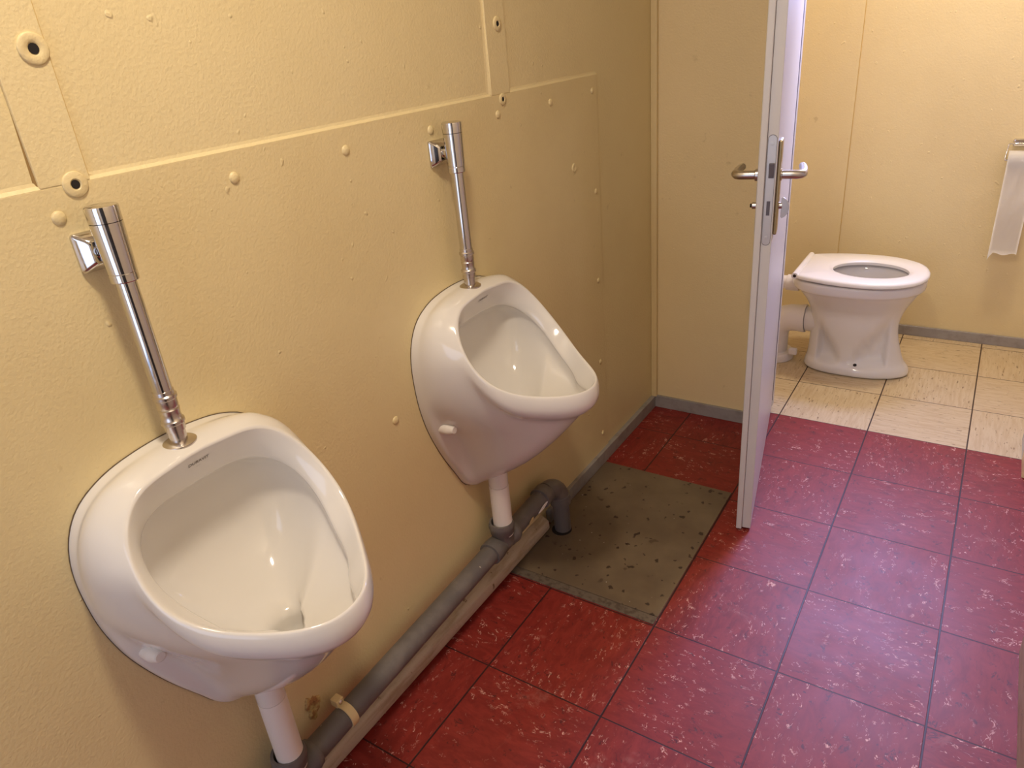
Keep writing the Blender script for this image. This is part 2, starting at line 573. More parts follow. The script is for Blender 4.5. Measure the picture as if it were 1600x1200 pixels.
strips = []
for k, (yb0, yb1, yt, zs) in enumerate(((-0.5386, -0.4743, 0.012, ((-0.4953, 1.2598, 0.0165), (-0.4896, 1.4187, 0.0185), (-0.486, 1.60, 0.018))),
                                        (0.4679, 0.5459, 0.012, ((0.5113, 1.2502, 0.0135), (0.5145, 1.408, 0.0155), (0.518, 1.60, 0.015))))):
    root = thing('cover_strip', ('yellow vertical cover strip with screw washers above the nearer urinal valve, at left edge',
                                 'yellow vertical cover strip with screw washers above and right of the farther urinal')[k], 'cover strip', (-0.005, (yb0 + yb1) / 2, 1.262))
    strips.append(root)
    ox, oy, oz = root.location
    bm = B()
    vs = box(bm, (0, yb0 - oy, 0), (0.0055, yb1 - oy, H - 1.262), 0.001)
    for v in bm.verts:
        v.co.y += yt * v.co.z / 0.19 * (0.12 if k == 0 else 0.12)
    link('strip', bm, M['wall'], root)
    for y, z, r in zs:
        x0 = 0.0050 if z < 1.262 else 0.0055
        bm = B()
        lathe(bm, (x0, y - oy, z - oz), (1, 0, 0), [(0, r), (0.0018, r * 0.99), (0.0027, r * 0.92), (0.0029, r * 0.45), (0.0015, r * 0.38), (0.001, 0.0005)], 28)
        wsh = link('screw_washer', bm, M['panel'], root, 50)
        bm = B()
        lathe(bm, (x0 + 0.0012, y - oy, z - oz), (1, 0, 0), [(0, r * 0.34), (0.001, r * 0.34)], 14)
        link('screw_hole', bm, M['dark'], wsh)

bm = B(); box(bm, (-0.0048, 1.0002, 0.05), (-0.0022, 1.0030, 1.262)); link('seam', bm, M['seam'], panel)
for st_, hw in ((strips[0], 0.0322), (strips[1], 0.039)):
    bm = B(); box(bm, (0.0001, hw, 0.002), (0.0022, hw + 0.0018, H - 1.262))
    for v in bm.verts:
        v.co.y += 0.012 * v.co.z / 0.19 * 0.12
    link('seam', bm, M['seam'], st_)
# caulk fillets along the raised edges
def fillet(bm, p, q, n1, n2, r):
    p, q, n1, n2 = Vector(p), Vector(q), Vector(n1), Vector(n2)
    prof = [Vector((0, 0, 0)), n1 * r, n1 * r * 0.42 + n2 * r * 0.30, n2 * r]
    grid(bm, [[p + v for v in prof], [q + v for v in prof]], True, True, True)


bm = B(); fillet(bm, (-0.0055, -2.1, 1.2615), (-0.0055, 1.0, 1.2615), (0, 0, 0.011), (0.0055, 0, 0), 1.0)
link('caulk_bead', bm, M['wall'], panel, 20)
bm = B(); fillet(bm, (-0.0005, 0.4675 - 0.5069, 0.002), (-0.0005, 0.4675 - 0.5069 + 0.066, H - 1.262), (0, -0.015, 0), (0.0055, 0, 0), 1.0)
link('caulk_bead', bm, M['wall'], strips[1], 20)
bm = B(); fillet(bm, (-0.0005, -0.5386 + 0.50645, 0.002), (-0.0005, -0.5386 + 0.50645 + 0.066, H - 1.262), (0, -0.0065, 0), (0.0025, 0, 0), 1.0)
link('stained_groove', bm, M['stain'], strips[0], 20)

# ------------------------------------------------------------------ urinal
RC = [0.14042, 0.00892, -0.01474, 0.01965, 0.00329, -0.00334, 0.00191]
ZC = [0.73393, -0.11065, 0.10966, -0.04203]
RI = [0.12784, -0.01879, 0.00547, 0.0182, -0.00153, 0.0047, 0.00379]
ZI = [0.69796, -0.11698, 0.03296, 0.01034]
WALL = [(0, .354), (.035, .356), (.066, .378), (.09, .42), (.128, .49), (.162, .57), (.180, .64), (.186, .70), (.185, .76), (.172, .81), (.145, .848), (.10, .872), (.05, .882), (0, .885)]


def crest_pt(th, r, z):
    rr = sum(c * math.cos(k * th) for k, c in enumerate(r))
    x = 0.19 + rr * math.cos(th)
    s = (x - 0.19) / 0.15
    return Vector((x, rr * math.sin(th), z[0] + z[1] * s + z[2] * s * s + z[3] * s ** 3))


def smooth_poly(P, n):
    """Catmull-Rom resample of an open 2-D polyline, symmetric ends"""
    Q = [(-P[1][0], P[1][1])] + list(P) + [(-P[-2][0], P[-2][1])]
    out = []
    for i in range(1, len(Q) - 2):
        p0, p1, p2, p3 = (Vector(Q[i + k]) for k in (-1, 0, 1, 2))
        for k in range(n):
            t_ = k / n
            out.append(0.5 * ((2 * p1) + (p2 - p0) * t_ + (2 * p0 - 5 * p1 + 4 * p2 - p3) * t_ ** 2 + (3 * p1 - p0 - 3 * p2 + p3) * t_ ** 3))
    out.append(Vector(P[-1]))
    return out


def arc_resample(P, fr):
    d = [0.0]
    for a, b in zip(P[:-1], P[1:]):
        d.append(d[-1] + (b - a).length)
    out = []
    for f in fr:
        s = f * d[-1]
        i = 0
        while i < len(d) - 2 and d[i + 1] < s:
            i += 1
        k = (s - d[i]) / max(1e-9, d[i + 1] - d[i])
        out.append(P[i].lerp(P[i + 1], k))
    return out


NU = 44
fr = [i / NU for i in range(NU + 1)]
ths = [PI * i / 400 for i in range(401)]
_cr = [crest_pt(a, RC, ZC) for a in ths]
_d = [0.0]
for a, b in zip(_cr[:-1], _cr[1:]):
    _d.append(_d[-1] + (b - a).length)
thu = []
for f in fr:
    s = f * _d[-1]
    i = 0
    while i < 399 and _d[i + 1] < s:
        i += 1
    thu.append(ths[i] + (ths[1]) * (s - _d[i]) / max(1e-9, _d[i + 1] - _d[i]))
CP = [crest_pt(a, RC, ZC) for a in thu]
for _ in range(6):
    Q = [Vector((CP[1].x, -CP[1].y, CP[1].z))] + CP + [Vector((CP[-2].x, -CP[-2].y, CP[-2].z))]
    CP = [(Q[i - 1] + Q[i] * 2 + Q[i + 1]) / 4 for i in range(1, len(Q) - 1)]
Wp = arc_resample(smooth_poly(WALL, 8), fr)
sstep = lambda a, b, x: (lambda q: q * q * (3 - 2 * q))(min(1, max(0, (x - a) / (b - a))))


def urinal_profile(i):
    u = fr[i]
    C = CP[i].copy()
    I = crest_pt(thu[i], RI, ZI)
    ff = sstep(0.45, 0.0, u) if False else 1 - sstep(0.0, 0.45, u)
    I.x = min(I.x, 0.318); I.z = I.z * (1 - ff) + max(I.z, C.z - 0.036) * ff
    I.x = max(I.x, 0.058)
    wy, wz = Wp[i]
    W = Vector((0, wy, wz))
    wl = 1 - sstep(0.34, 0.62, u)                    # lower, undercut part
    F = Vector((0.016, wy * (0.995 * wl + 1 - wl), 0.66 + (wz - 0.66) * (0.995 * wl + 1.0 * (1 - wl))))
    F2 = Vector((0.026, wy * 0.965, 0.66 + (wz - 0.66) * 0.972)) * wl + Vector((0.022, wy * 1.0, wz)) * (1 - wl)
    rec = math.sin(PI * min(1, u / 0.55))           # recess behind the flange at the sides
    G = Vector((0.034, wy * (1 - 0.25 * rec), 0.66 + (wz - 0.66) * (0.97 - 0.09 * rec)))
    out = Vector((C.x - 0.17, C.y, 0)).normalized()
    D = C + Vector((0, 0, -0.076)) - out * 0.030
    low = [G]
    for t_ in (0.2, 0.45, 0.7, 0.88):
        p = G.lerp(D, t_)
        p.z -= 0.032 * math.sin(PI * t_) * (1 - 0.5 * rec)
        p.y *= 1 - 0.0 * rec * math.sin(PI * t_)
        low.append(p)
    low += [D + Vector((0, 0, 0.001)), D + Vector((0, 0, 0.010)) + out * 0.017, C + Vector((0, 0, -0.045)) + out * 0.0075, C + Vector((0, 0, -0.018)) + out * 0.0055]
    up = []
    bul = 0.014 * math.sin(PI * min(1, max(0, (1 - u) / 0.62)))
    for t_ in (0.10, 0.22, 0.35, 0.5, 0.64, 0.76, 0.85, 0.92, 0.97):
        p = F2.lerp(C, t_)
        p += Vector((0, 1 if wy > 0 else 0, 0.5)) * bul * math.sin(PI * t_)
        if u > 0.8:
            p.z += 0.004 * math.sin(PI * t_)
        up.append(p)
    body = [b.lerp(a, wl) for a, b in zip(low, up)]
    rim = [C + Vector((0, 0, -0.004)) + out * 0.002, C.lerp(I, 0.06) + Vector((0, 0, 0.0015)), C.lerp(I, 0.30) + Vector((0, 0, 0.001)), C.lerp(I, 0.75), I]
    Dn = Vector((0.195, 0, 0.585))
    inn = []
    th = thu[i]
    bk = sstep(0.55, 0.9, u)                       # 1 at the back, 0 at the front
    dout = Vector((math.cos(th), math.sin(th), 0))
    k1 = 1.08 + 0.30 * sstep(0.2, 0.55, u) + 1.8 * bk
    k2 = 0.85 - 0.40 * bk
    inn.append(I + Vector((0, 0, -0.004)) + dout * 0.0035)
    inn.append(I + Vector((0, 0, -0.012 + 0.008 * bk)) + dout * (0.005 + 0.013 * bk))
    I2 = I + Vector((0, 0, -0.030 + 0.010 * bk)) + dout * (0.004 + 0.018 * bk)
    I2.x = max(I2.x - 0.02 * bk, 0.013)
    inn.append(I2)
    hd = I2 - Dn
    for t_ in (0.08, 0.18, 0.28, 0.38, 0.48, 0.58, 0.68, 0.78, 0.87, 0.94):
        q = (1 - t_ ** k1) ** k2
        inn.append(Vector((Dn.x + hd.x * q, hd.y * q, Dn.z + hd.z * (1 - t_))))
    th = thu[i]
    for rr, dz in ((0.044, 0.002), (0.035, -0.008), (0.029, -0.036), (0.012, -0.040)):
        inn.append(Vector((Dn.x + rr * math.cos(th), rr * math.sin(th), Dn.z + dz)))
    return [W, F, F2] + body + rim + inn


def make_urinal():
    prof = [urinal_profile(i) for i in range(NU + 1)]
    order = [(i, 1) for i in range(NU + 1)] + [(i, -1) for i in range(NU - 1, 0, -1)]
    nr = len(prof[0])
    bm = B()
    rings = []
    for k in range(nr):
        ring = []
        for i, s in order:
            p = prof[i][k]
            yy = 0.0 if i in (0, NU) else p.y * s
            ring.append(Vector((p.x, yy, p.z)))
        rings.append(ring)
    grid(bm, rings, True, False, True)
    root = thing('urinal', 'x', 'urinal')
    bmesh.ops.recalc_face_normals(bm, faces=bm.faces)
    tree = None
    o = link('bowl', bm, M['ceramic'], root, 'all')
    sub = o.modifiers.new('s', 'SUBSURF')
    sub.levels = sub.render_levels = 1
    dg = bpy.context.evaluated_depsgraph_get()
    dg.update()
    me = bpy.data.meshes.new_from_object(o.evaluated_get(dg))
    o.modifiers.clear()
    o.data = me
    me.polygons.foreach_set('use_smooth', [True] * len(me.polygons))
    tree = BVHTree.FromPolygons([v.co.copy() for v in me.vertices], [list(p.vertices) for p in me.polygons])
    # maker's print on the upper rim face
    for txt, size, zz in (('DURAVIT', 0.0085, 0.858), ('\u2013\u2013\u2013\u2013', 0.0040, 0.850)):
        hit, nn, _, _ = tree.ray_cast(Vector((0.5, 0.0, zz)), Vector((-1, 0, 0)))
        if hit is None:
            continue
        cu = bpy.data.curves.new('maker_mark', 'FONT')
        cu.body = txt
        cu.size = size
        cu.align_x = 'CENTER'
        cu.align_y = 'CENTER'
        cu.extrude = 0.0001
        to = bpy.data.objects.new('maker_mark', cu)
        COL.objects.link(to)
        dg.update()
        tm = bpy.data.meshes.new_from_object(to.evaluated_get(bpy.context.evaluated_depsgraph_get()))
        bpy.data.objects.remove(to)
        tm.materials.clear(); tm.materials.append(M['ink'])
        zax = nn.normalized()
        xax = Vector((0, 1, 0))
        yax = zax.cross(xax).normalized()
        mt = Matrix((xax, yax, zax)).transposed().to_4x4()
        mt.translation = hit + zax * 0.0004
        tm.transform(mt)
        # follow the curve of the rim
        for v in tm.vertices:
            h2, n2, _, _ = tree.ray_cast(v.co + zax * 0.03, -zax)
            if h2 is not None:
                v.co = h2 + n2 * 0.0004
        mo = bpy.data.objects.new('maker_mark', tm)
        COL.objects.link(mo)
        mo.parent = root
    for s in (-1, 1):
        hit, nn, _, _ = tree.ray_cast(Vector((0.08, s * 0.143, 0.588)), Vector((-1, 0, 0)))
        x0 = 0.034
        bm = B()
        lathe(bm, (x0, s * 0.143, 0.588), (1, s * 0.05, 0.05), [(-0.01, 0.0155), (0.012, 0.0152), (0.014, 0.0145), (0.028, 0.0095), (0.0295, 0.0075)], 24)
        link('fixing_cap', bm, M['pvc'], root, 30)
    bm = B()
    lathe(bm, (0.195, 0, 0.5455), (0, 0, 1), [(0, 0.012), (0.003, 0.012), (0.0045, 0.008)], 20)
    link('drain', bm, M['old_chrome'], root, True)
    bm = B()
    lathe(bm, (0.060, 0, 0.3525), (0, 0, 1), [(0, 0.0255), (0.06, 0.0257)], 32)
    link('outlet_spigot', bm, M['ceramic'], root, True)
    # mounting joint: dark sealant line against the wall
    bm = B()
    N = len(order)
    rr = [[Vector((x, prof[i][0].y * s * k, 0.66 + (prof[i][0].z - 0.66) * k)) for i, s in order] for x, k in ((0.0, 1.004), (0.0015, 1.004), (0.0015, 0.99))]
    grid(bm, rr)
    link('joint', bm, M['sealant'], root)
    return root


UY = (0.25, -0.494)
ur = make_urinal()
ur.location = (0, UY[0], 0)
ur['label'] = 'white ceramic wall urinal farther from the viewer, beside the corner'
ur['group'] = 'wall urinals'
u2 = copy_tree(ur)
u2.location = (0, UY[1], 0)
u2['label'] = 'white ceramic wall urinal nearest the viewer, lower left'


# ------------------------------------------------------------------ flush valves
def make_valve():
    r = thing('flush_valve', 'x', 'flush valve', group='chrome flush valves')
    PX, PY = 0.046, 0.006
    bm = B()
    # square wall plate with sloping faces
    y0, z0 = 0.003, 1.1745
    prof = [(0.0, 0.0265, 0.0265), (0.004, 0.0265, 0.0265), (0.007, 0.0250, 0.0250), (0.021, 0.0165, 0.0165), (0.0225, 0.0145, 0.0145)]
    rings = []
    for x, a, b in prof:
        q = 0.005
        ring = []
        for sx_, sz_ in ((1, 1), (-1, 1), (-1, -1), (1, -1)):
            c0 = (sx_ * (a - q), sz_ * (b - q))
            a0 = {(1, 1): 0, (-1, 1): PI / 2, (-1, -1): PI, (1, -1): 3 * PI / 2}[(sx_, sz_)]
            for k in range(4):
                an = a0 + k * PI / 6
                ring.append(Vector((x, y0 + c0[0] + q * math.cos(an), z0 + c0[1] + q * math.sin(an))))
        rings.append(ring)
    grid(bm, rings, True, True, True)
    link('wall_plate', bm, M['chrome'], r, 25)
    bm = B()
    lathe(bm, (0.015, 0.003, 1.1745), (1, 0.08, 0), [(0, 0.0125), (0.006, 0.0125), (0.0075, 0.0105), (0.030, 0.0105)], 24)
    link('connector', bm, M['chrome'], r, 35)
    bm = B()
    lathe(bm, (PX, PY, 0), (0, 0, 1), [(1.1345, 0.0150), (1.1355, 0.0178), (1.1365, 0.0182), (1.1465, 0.0184), (1.1472, 0.0180), (1.1478, 0.0184), (1.19, 0.0198), (1.2135, 0.0205)], 48)
    link('valve_body', bm, M['chrome'], r, 16)
    bm = B()
    lathe(bm, (PX, PY, 0), (0, 0, 1), [(1.2138, 0.0198), (1.2145, 0.0206), (1.232, 0.0210), (1.2345, 0.0204), (1.2352, 0.0190), (1.2350, 0.001)], 40)
    link('push_cap', bm, M['chrome'], r, 35)
    bm = B()
    lathe(bm, (PX, PY, 0), (0, 0, 1), [(0.970, 0.0135), (1.136, 0.0135)], 32)
    link('flush_pipe', bm, M['chrome'], r, True)
    bm = B()
    lathe(bm, (PX, PY, 0), (0, 0, 1), [(0.906, 0.0128), (0.907, 0.0145), (0.917, 0.0147), (0.919, 0.0168), (0.9235, 0.0168), (0.9255, 0.0148), (0.930, 0.0138), (0.936, 0.0142), (0.9415, 0.0150), (0.943, 0.0138), (0.946, 0.0148), (0.957, 0.0148), (0.959, 0.0168), (0.9635, 0.0168), (0.9655, 0.0148), (0.971, 0.0146), (0.972, 0.0128)], 32)
    link('coupling', bm, M['old_chrome'], r, 40)
    bm = B()
    lathe(bm, (PX, PY, 0), (0, 0, 1), [(0.872, 0.0125), (0.908, 0.0125)], 28)
    link('pipe_end', bm, M['old_chrome'], r, True)
    bm = B()
    lathe(bm, (PX, PY, 0.8845), (0, 0, 1), [(-0.004, 0.0235), (0.0, 0.0245), (0.002, 0.0242), (0.0045, 0.020), (0.0055, 0.0155), (0.006, 0.0125)], 32)
    link('rosette', bm, M['old_chrome'], r, 40)
    return r


va = make_valve()
va.location = (0, UY[0] - 0.008, 0)
va['label'] = 'chrome flush valve and pipe above the farther urinal'
v2 = copy_tree(va)
v2.location = (0, UY[1] - 0.008, 0)
v2['label'] = 'chrome flush valve and pipe above the nearest urinal, at left'

# ------------------------------------------------------------------ grey waste pipe along the wall
wp = thing('waste_pipe', 'grey plastic waste pipe running along the wall foot below the urinals', 'pipe', (0.05, 0, 0.135))
PXW, PZ = 0.052, 0.135
RW = 0.0255
bm = B(); lathe(bm, (0, -1.3, 0), (0, 1, 0), [(0, RW), (1.79, RW)], 32); link('pipe', bm, M['grey_pipe'], wp, True)
for y in UY:
    yy = y
    bm = B()
    for a, b in ((yy - 0.062, yy + 0.052),):
        lathe(bm, (0, a, 0), (0, 1, 0), [(0, RW), (0.001, 0.0315), (0.012, 0.0318), (0.034, 0.0305), (0.036, 0.029), (0.078, 0.029), (0.080, 0.0305), (0.094, 0.0318), (0.098, 0.0335), (0.103, 0.0335), (0.107, 0.0318), (0.113, 0.031), (0.114, RW)], 36)
    lathe(bm, (0.004, yy, 0.0), (0, 0, 1), [(0.0, 0.0285), (0.030, 0.0285), (0.034, 0.0315), (0.048, 0.0328), (0.052, 0.0342), (0.058, 0.0342), (0.063, 0.0328), (0.068, 0.0315), (0.068, 0.0262), (0.04, 0.0260)], 36)
    link('tee', bm, M['grey_pipe'], wp, 40)
# elbow turning down into the floor
bm = B()
ye = 0.520
P = [(0, ye - 0.075, 0), (0, ye - 0.073, 0), (0, ye - 0.04, 0), (0, ye - 0.038, 0)]
tube(bm, P, [RW, 0.0318, 0.0312, 0.0295], 32)
arc = []
for k in range(9):
    a = k / 8 * PI / 2
    arc.append((0.008 * k / 8, ye - 0.038 + 0.062 * math.sin(a), -0.062 + 0.062 * math.cos(a)))
tube(bm, arc, 0.0292, 32)
lx, ly = 0.008, ye - 0.038 + 0.062
tube(bm, [(lx, ly, -0.045), (lx, ly, -0.047), (lx, ly, -0.078), (lx, ly, -0.080)], [0.0292, 0.0318, 0.0318, 0.0292], 32)
link('elbow', bm, M['grey_pipe'], wp, 40)
bm = B(); lathe(bm, (lx, ly, -PZ - 0.044), (0, 0, 1), [(0, 0.0255), (0.105, 0.0255)], 28); link('down_pipe', bm, M['grey_pipe'], wp, True)
wp.location = (PXW, 0, PZ + 0.0234)
wp.rotation_euler = (0.042, 0, 0)
wpm = Matrix.Translation(wp.location) @ Matrix.Rotation(0.042, 4, 'X')
for y, zb in ((UY[0], 0.197), (UY[1], 0.166)):
    bm = B(); lathe(bm, (0.060, y, zb), (0, 0, 1), [(0, 0.0255), (0.3515 - zb, 0.0255)], 32)
    bmesh.ops.transform(bm, matrix=wpm.inverted(), verts=bm.verts)
    tag(link('outlet_pipe', bm, M['pvc'], wp, True), 'white outlet pipe')

# clip
cl = thing('pipe_clip', 'yellow painted pipe clip strapped round the grey waste pipe beside the nearest outlet', 'pipe clip', (PXW, -0.350, PZ + 0.0234 - 0.0147))
bm = B()
rings = []
for k in range(17):
    a = math.radians(118 - k * 13)
    ring = []
    for rr, yy in ((RW + 0.0002, -0.009), (RW + 0.003, -0.009), (RW + 0.003, 0.009), (RW + 0.0002, 0.009)):
        ring.append(Vector((rr * math.cos(a), yy, rr * math.sin(a))))
    rings.append(ring)
grid(bm, rings, True, True, True)
link('strap', bm, M['bead'], cl, 40)
bm = B()
a = math.radians(118)
cx, cz = (RW + 0.0015) * math.cos(a), (RW + 0.0015) * math.sin(a)
box(bm, (cx - 0.016, -0.0095, cz - 0.003), (cx + 0.004, 0.0095, cz + 0.0155), 0.0015)
tab = link('tab', bm, M['bead'], cl)
bm = B(); lathe(bm, (cx + 0.0035, 0, cz + 0.008), (1, 0, 0.35), [(0, 0.0045), (0.002, 0.0045), (0.003, 0.003)], 14); link('screw', bm, M['old_chrome'], tab, True)

# crumbled patch in the wall
bm = B()
rings = []
for k, (rr, x) in enumerate(((1.0, 0.0), (0.9, 0.003), (0.6, 0.004), (0.3, 0.001), (0.08, 0.0005))):
    ring = []
    for i in range(22):
        a = 2 * PI * i / 22
        q = rr * (1 + 0.22 * math.sin(3 * a + 1) + 0.12 * math.sin(7 * a))
        ring.append(Vector((x + random.uniform(0, 0.002) * (k > 0), -0.387 + 0.018 * q * math.cos(a), 0.178 + 0.030 * q * math.sin(a))))
    rings.append(ring)
grid(bm, rings, True, False, True)
tag(link('plaster_patch', bm, M['rust'], None, True), 'crumbled brownish plaster patch on the wall beside the pipe clip', 'plaster')

# wooden board in front of the pipe foot
bm = B()
ys = [-1.4 + i * 0.04 for i in range(49)]
rings = []
for y in ys:
    y = min(y, 0.535)
    j = random.uniform(-0.0025, 0.0025)
    hh = -0.012 * (y + 0.5)
    rings.append([Vector((-0.004, y, 0.010)), Vector((0.028, y, 0.010)), Vector((0.031, y, 0.017)), Vector((0.030 + j * 0.3, y, 0.050 + hh + j * 0.5)), Vector((0.027, y, 0.055 + hh + j)), Vector((0.012, y, 0.064 + hh + j * 2)), Vector((-0.004, y, 0.066 + hh))])
grid(bm, rings, True, True, True)
tag(link('skirting_board', bm, M['board'], None, 35), 'thick scuffed beige skirting board below the grey waste pipe', 'skirting board')
# flakes of old paint on the pipe
for k, (y, ln, mt_) in enumerate(((0.395, 0.05, M['paper']), (0.345, 0.022, M['bead']))):
    bm = B()
    rings = []
    for i in range(7):
        q = i / 6
        wd = 0.0065 * math.sin(PI * (0.12 + 0.8 * q))
        a = math.radians(-12 + 14 * q)
        p = Vector(((RW + 0.0015) * math.cos(a), y - PXW * 0 + ln * q, (RW + 0.0015) * math.sin(a)))
        d = Vector((-math.sin(a), 0, math.cos(a)))
        o_ = Vector((0.0012, 0, 0))
        rings.append([p - d * wd, p + d * wd, p + d * wd + o_, p - d * wd + o_])
    grid(bm, rings, True, True, True)
    link('paint_flake', bm, mt_, wp)

# ------------------------------------------------------------------ floor plate
fpz = thing('floor_hatch', 'stained grey metal floor hatch plate in front of the far urinal', 'floor plate', (0.24, 0.63, 0.0))
bm = B(); box(bm, (0.014 - 0.24, 0.337 - 0.63, 0.0), (0.4585 - 0.24, 0.948 - 0.63, 0.0040), 0.0008); link('plate', bm, M['plate'], fpz)
bm = B(); box(bm, (0.016 - 0.24, 0.309 - 0.63, 0.0), (0.4575 - 0.24, 0.336 - 0.63, 0.0030), 0.0008); link('edge_strip', bm, M['plate_edge'], fpz)
bm = B(); lathe(bm, (0.060 - 0.24, 0.544 - 0.63, 0.0038), (0, 0, 1), [(0, 0.031), (0.0006, 0.031)], 28); link('pipe_opening', bm, M['dark'], fpz)

# ------------------------------------------------------------------ toilet
TY = 2.05
to = thing('toilet', 'white floor-standing toilet with open seat and no lid in the cubicle', 'toilet', (0.62, TY, 0))


def oval(x0, x1, hw, z, n=64, back=0.62, wide=0.45):
    """closed outline, blunt at the back (x0), round at the front (x1)"""
    xc = x0 + (x1 - x0) * wide
    P = []
    for i in range(n):
        a = 2 * PI * i / n
        c, s = math.cos(a), math.sin(a)
        if c >= 0:
            x = xc + (x1 - xc) * c
            y = hw * s
        else:
            x = xc - (xc - x0) * abs(c) ** back
            y = hw * math.copysign(abs(s) ** 0.85, s)
        P.append(Vector((x - 0.62, y, z)))
    return P


bm = B()
rs = [(.435, .832, .108, .000), (.433, .835, .110, .006), (.435, .834, .110, .022), (.438, .828, .106, .038), (.442, .818, .090, .048), (.444, .806, .086, .066), (.446, .792, .080, .11),
      (.446, .780, .080, .15), (.446, .773, .082, .19), (.444, .774, .086, .23), (.436, .785, .106, .27), (.420, .802, .135, .305), (.400, .820, .162, .335), (.386, .833, .178, .355),
      (.374, .840, .184, .364), (.366, .846, .192, .368), (.363, .848, .193, .376), (.363, .848, .193, .402), (.366, .845, .190, .408)]
rings = [oval(a, b, c, z, n=160, wide=0.5) for a, b, c, z in rs]
# bowl interior
for a, b, c, z in ((.48, .80, .14, .408), (.50, .79, .125, .398), (.51, .78, .120, .36), (.54, .76, .10, .30), (.58, .73, .07, .24), (.62, .70, .035, .20)):
    rings.append(oval(a, b, c, z, n=160, back=0.9, wide=0.45))
grid(bm, rings, True, True, True)
for v in bm.verts:
    x, y, z = v.co.x + 0.62, v.co.y, v.co.z
    if 0.04 < z < 0.27 and abs(y) > 0.01:
        h_ = sstep(0.044, 0.066, z) * (1 - sstep(0.17, 0.27, z))
        bw = 0.018 + 0.62 * max(0, z - 0.075)             # the trapway belly widens upwards
        side = sstep(0.485, 0.505, x) * (1 - sstep(0.735, 0.752, x))
        belly = 1 - sstep(bw, bw + 0.035, abs(x - 0.605))
        v.co.y *= 1 - 0.50 * h_ * side * (1 - belly) + 0.22 * belly * sstep(0.06, 0.2, z)
o = link('bowl', bm, M['ceramic'], to, 'all')
sb = o.modifiers.new('s', 'SUBSURF'); sb.levels = sb.render_levels = 1
# seat
bm = B()


def seat_out(off, z):
    P = []
    pts = [(.398, .150), (.44, .168), (.50, .186), (.56, .196), (.62, .200), (.68, .196), (.74, .178), (.79, .145), (.825, .105), (.845, .055), (.852, 0)]
    half = []
    Q = [Vector((0.36, .13))] + [Vector(p) for p in pts] + [Vector((.845, -.055))]
    for i in range(1, len(Q) - 2):
        p0, p1, p2, p3 = Q[i - 1:i + 3]
        for k in range(4):
            t_ = k / 4
            half.append(0.5 * ((2 * p1) + (p2 - p0) * t_ + (2 * p0 - 5 * p1 + 4 * p2 - p3) * t_ ** 2 + (3 * p1 - p0 - 3 * p2 + p3) * t_ ** 3))
    half.append(Vector((.852, 0)))
    full = half + [Vector((h.x, -h.y)) for h in reversed(half[:-1])]
    poly = [Vector((h.x, h.y)) for h in full] + [Vector((full[0].x, full[0].y))]
    full = arc_resample(poly, [i / 120 for i in range(120)])
    c = Vector((0.62, 0))
    return [Vector((c.x + (h.x - c.x) * (1 - off / 0.2) - 0.62, h.y * (1 - off / 0.2), z)) for h in full]


def seat_in(off, z, n):
    P = []
    out = seat_out(0, z)
    for p in out:
        a = math.atan2(p.y / 0.2, (p.x + 0.62 - 0.645) / 0.23)
        P.append(Vector((0.645 + (0.137 + off) * math.cos(a) - 0.62, (0.106 + off) * math.sin(a), z)))
    return P


n = len(seat_out(0, 0))
rings = [seat_in(0.002, 0.4125, n), seat_out(0.004, 0.4125), seat_out(0.0, 0.416), seat_out(0.0, 0.424), seat_out(0.004, 0.430), seat_out(0.014, 0.4335), seat_in(0.025, 0.4335, n), seat_in(0.010, 0.431, n), seat_in(0.0, 0.424, n), seat_in(0.0, 0.416, n), seat_in(0.002, 0.4125, n)]
grid(bm, rings, True)
bmesh.ops.remove_doubles(bm, verts=bm.verts, dist=1e-6)
st = link('seat', bm, M['seat'], to, 40)
# hinge bar behind the seat
bm = B()
lathe(bm, (.392 - .62, -.150, .424), (0, 1, 0), [(0, .0065), (0, .0125), (.30, .0125), (.30, .0065)], 24, False)
hb = link('hinge_bar', bm, M['seat'], to, 40)
bm = B(); lathe(bm, (.392 - .62, -.149, .424), (0, 1, 0), [(0, .0065), (.298, .0065)], 16); link('hinge_hole_shade', bm, M['dark'], hb)  # dark core stands in for the shade inside the hollow tube
for s in (-1, 1):
    bm = B()
    lathe(bm, (.392 - .62, s * .08, .402), (0, 0, 1), [(0, .016), (.018, .016), (.022, .012)], 20)
    link('hinge_post', bm, M['seat'], to, True)
# inlet horn, flush pipe, bolt cap, outlet spigot
bm = B(); lathe(bm, (.385 - .62, 0, .345), (-1, 0, 0), [(0, .034), (.05, .033), (.052, .028), (.38, .027)], 28); link('flush_pipe', bm, M['pvc'], to, 40)
bm = B(); lathe(bm, (.47 - .62, 0, .195), (-1, 0, -.06), [(-.04, .058), (.03, .054), (.045, .052)], 32); link('outlet_spigot', bm, M['ceramic'], to, 40)
for s in (-1, 1):
    bm = B()
    lathe(bm, (.645 - .62, s * .088, .049), (0, s * .5, 1), [(0, .007), (.002, .007)], 14)
    link('bolt_hole', bm, M['dark'], to)

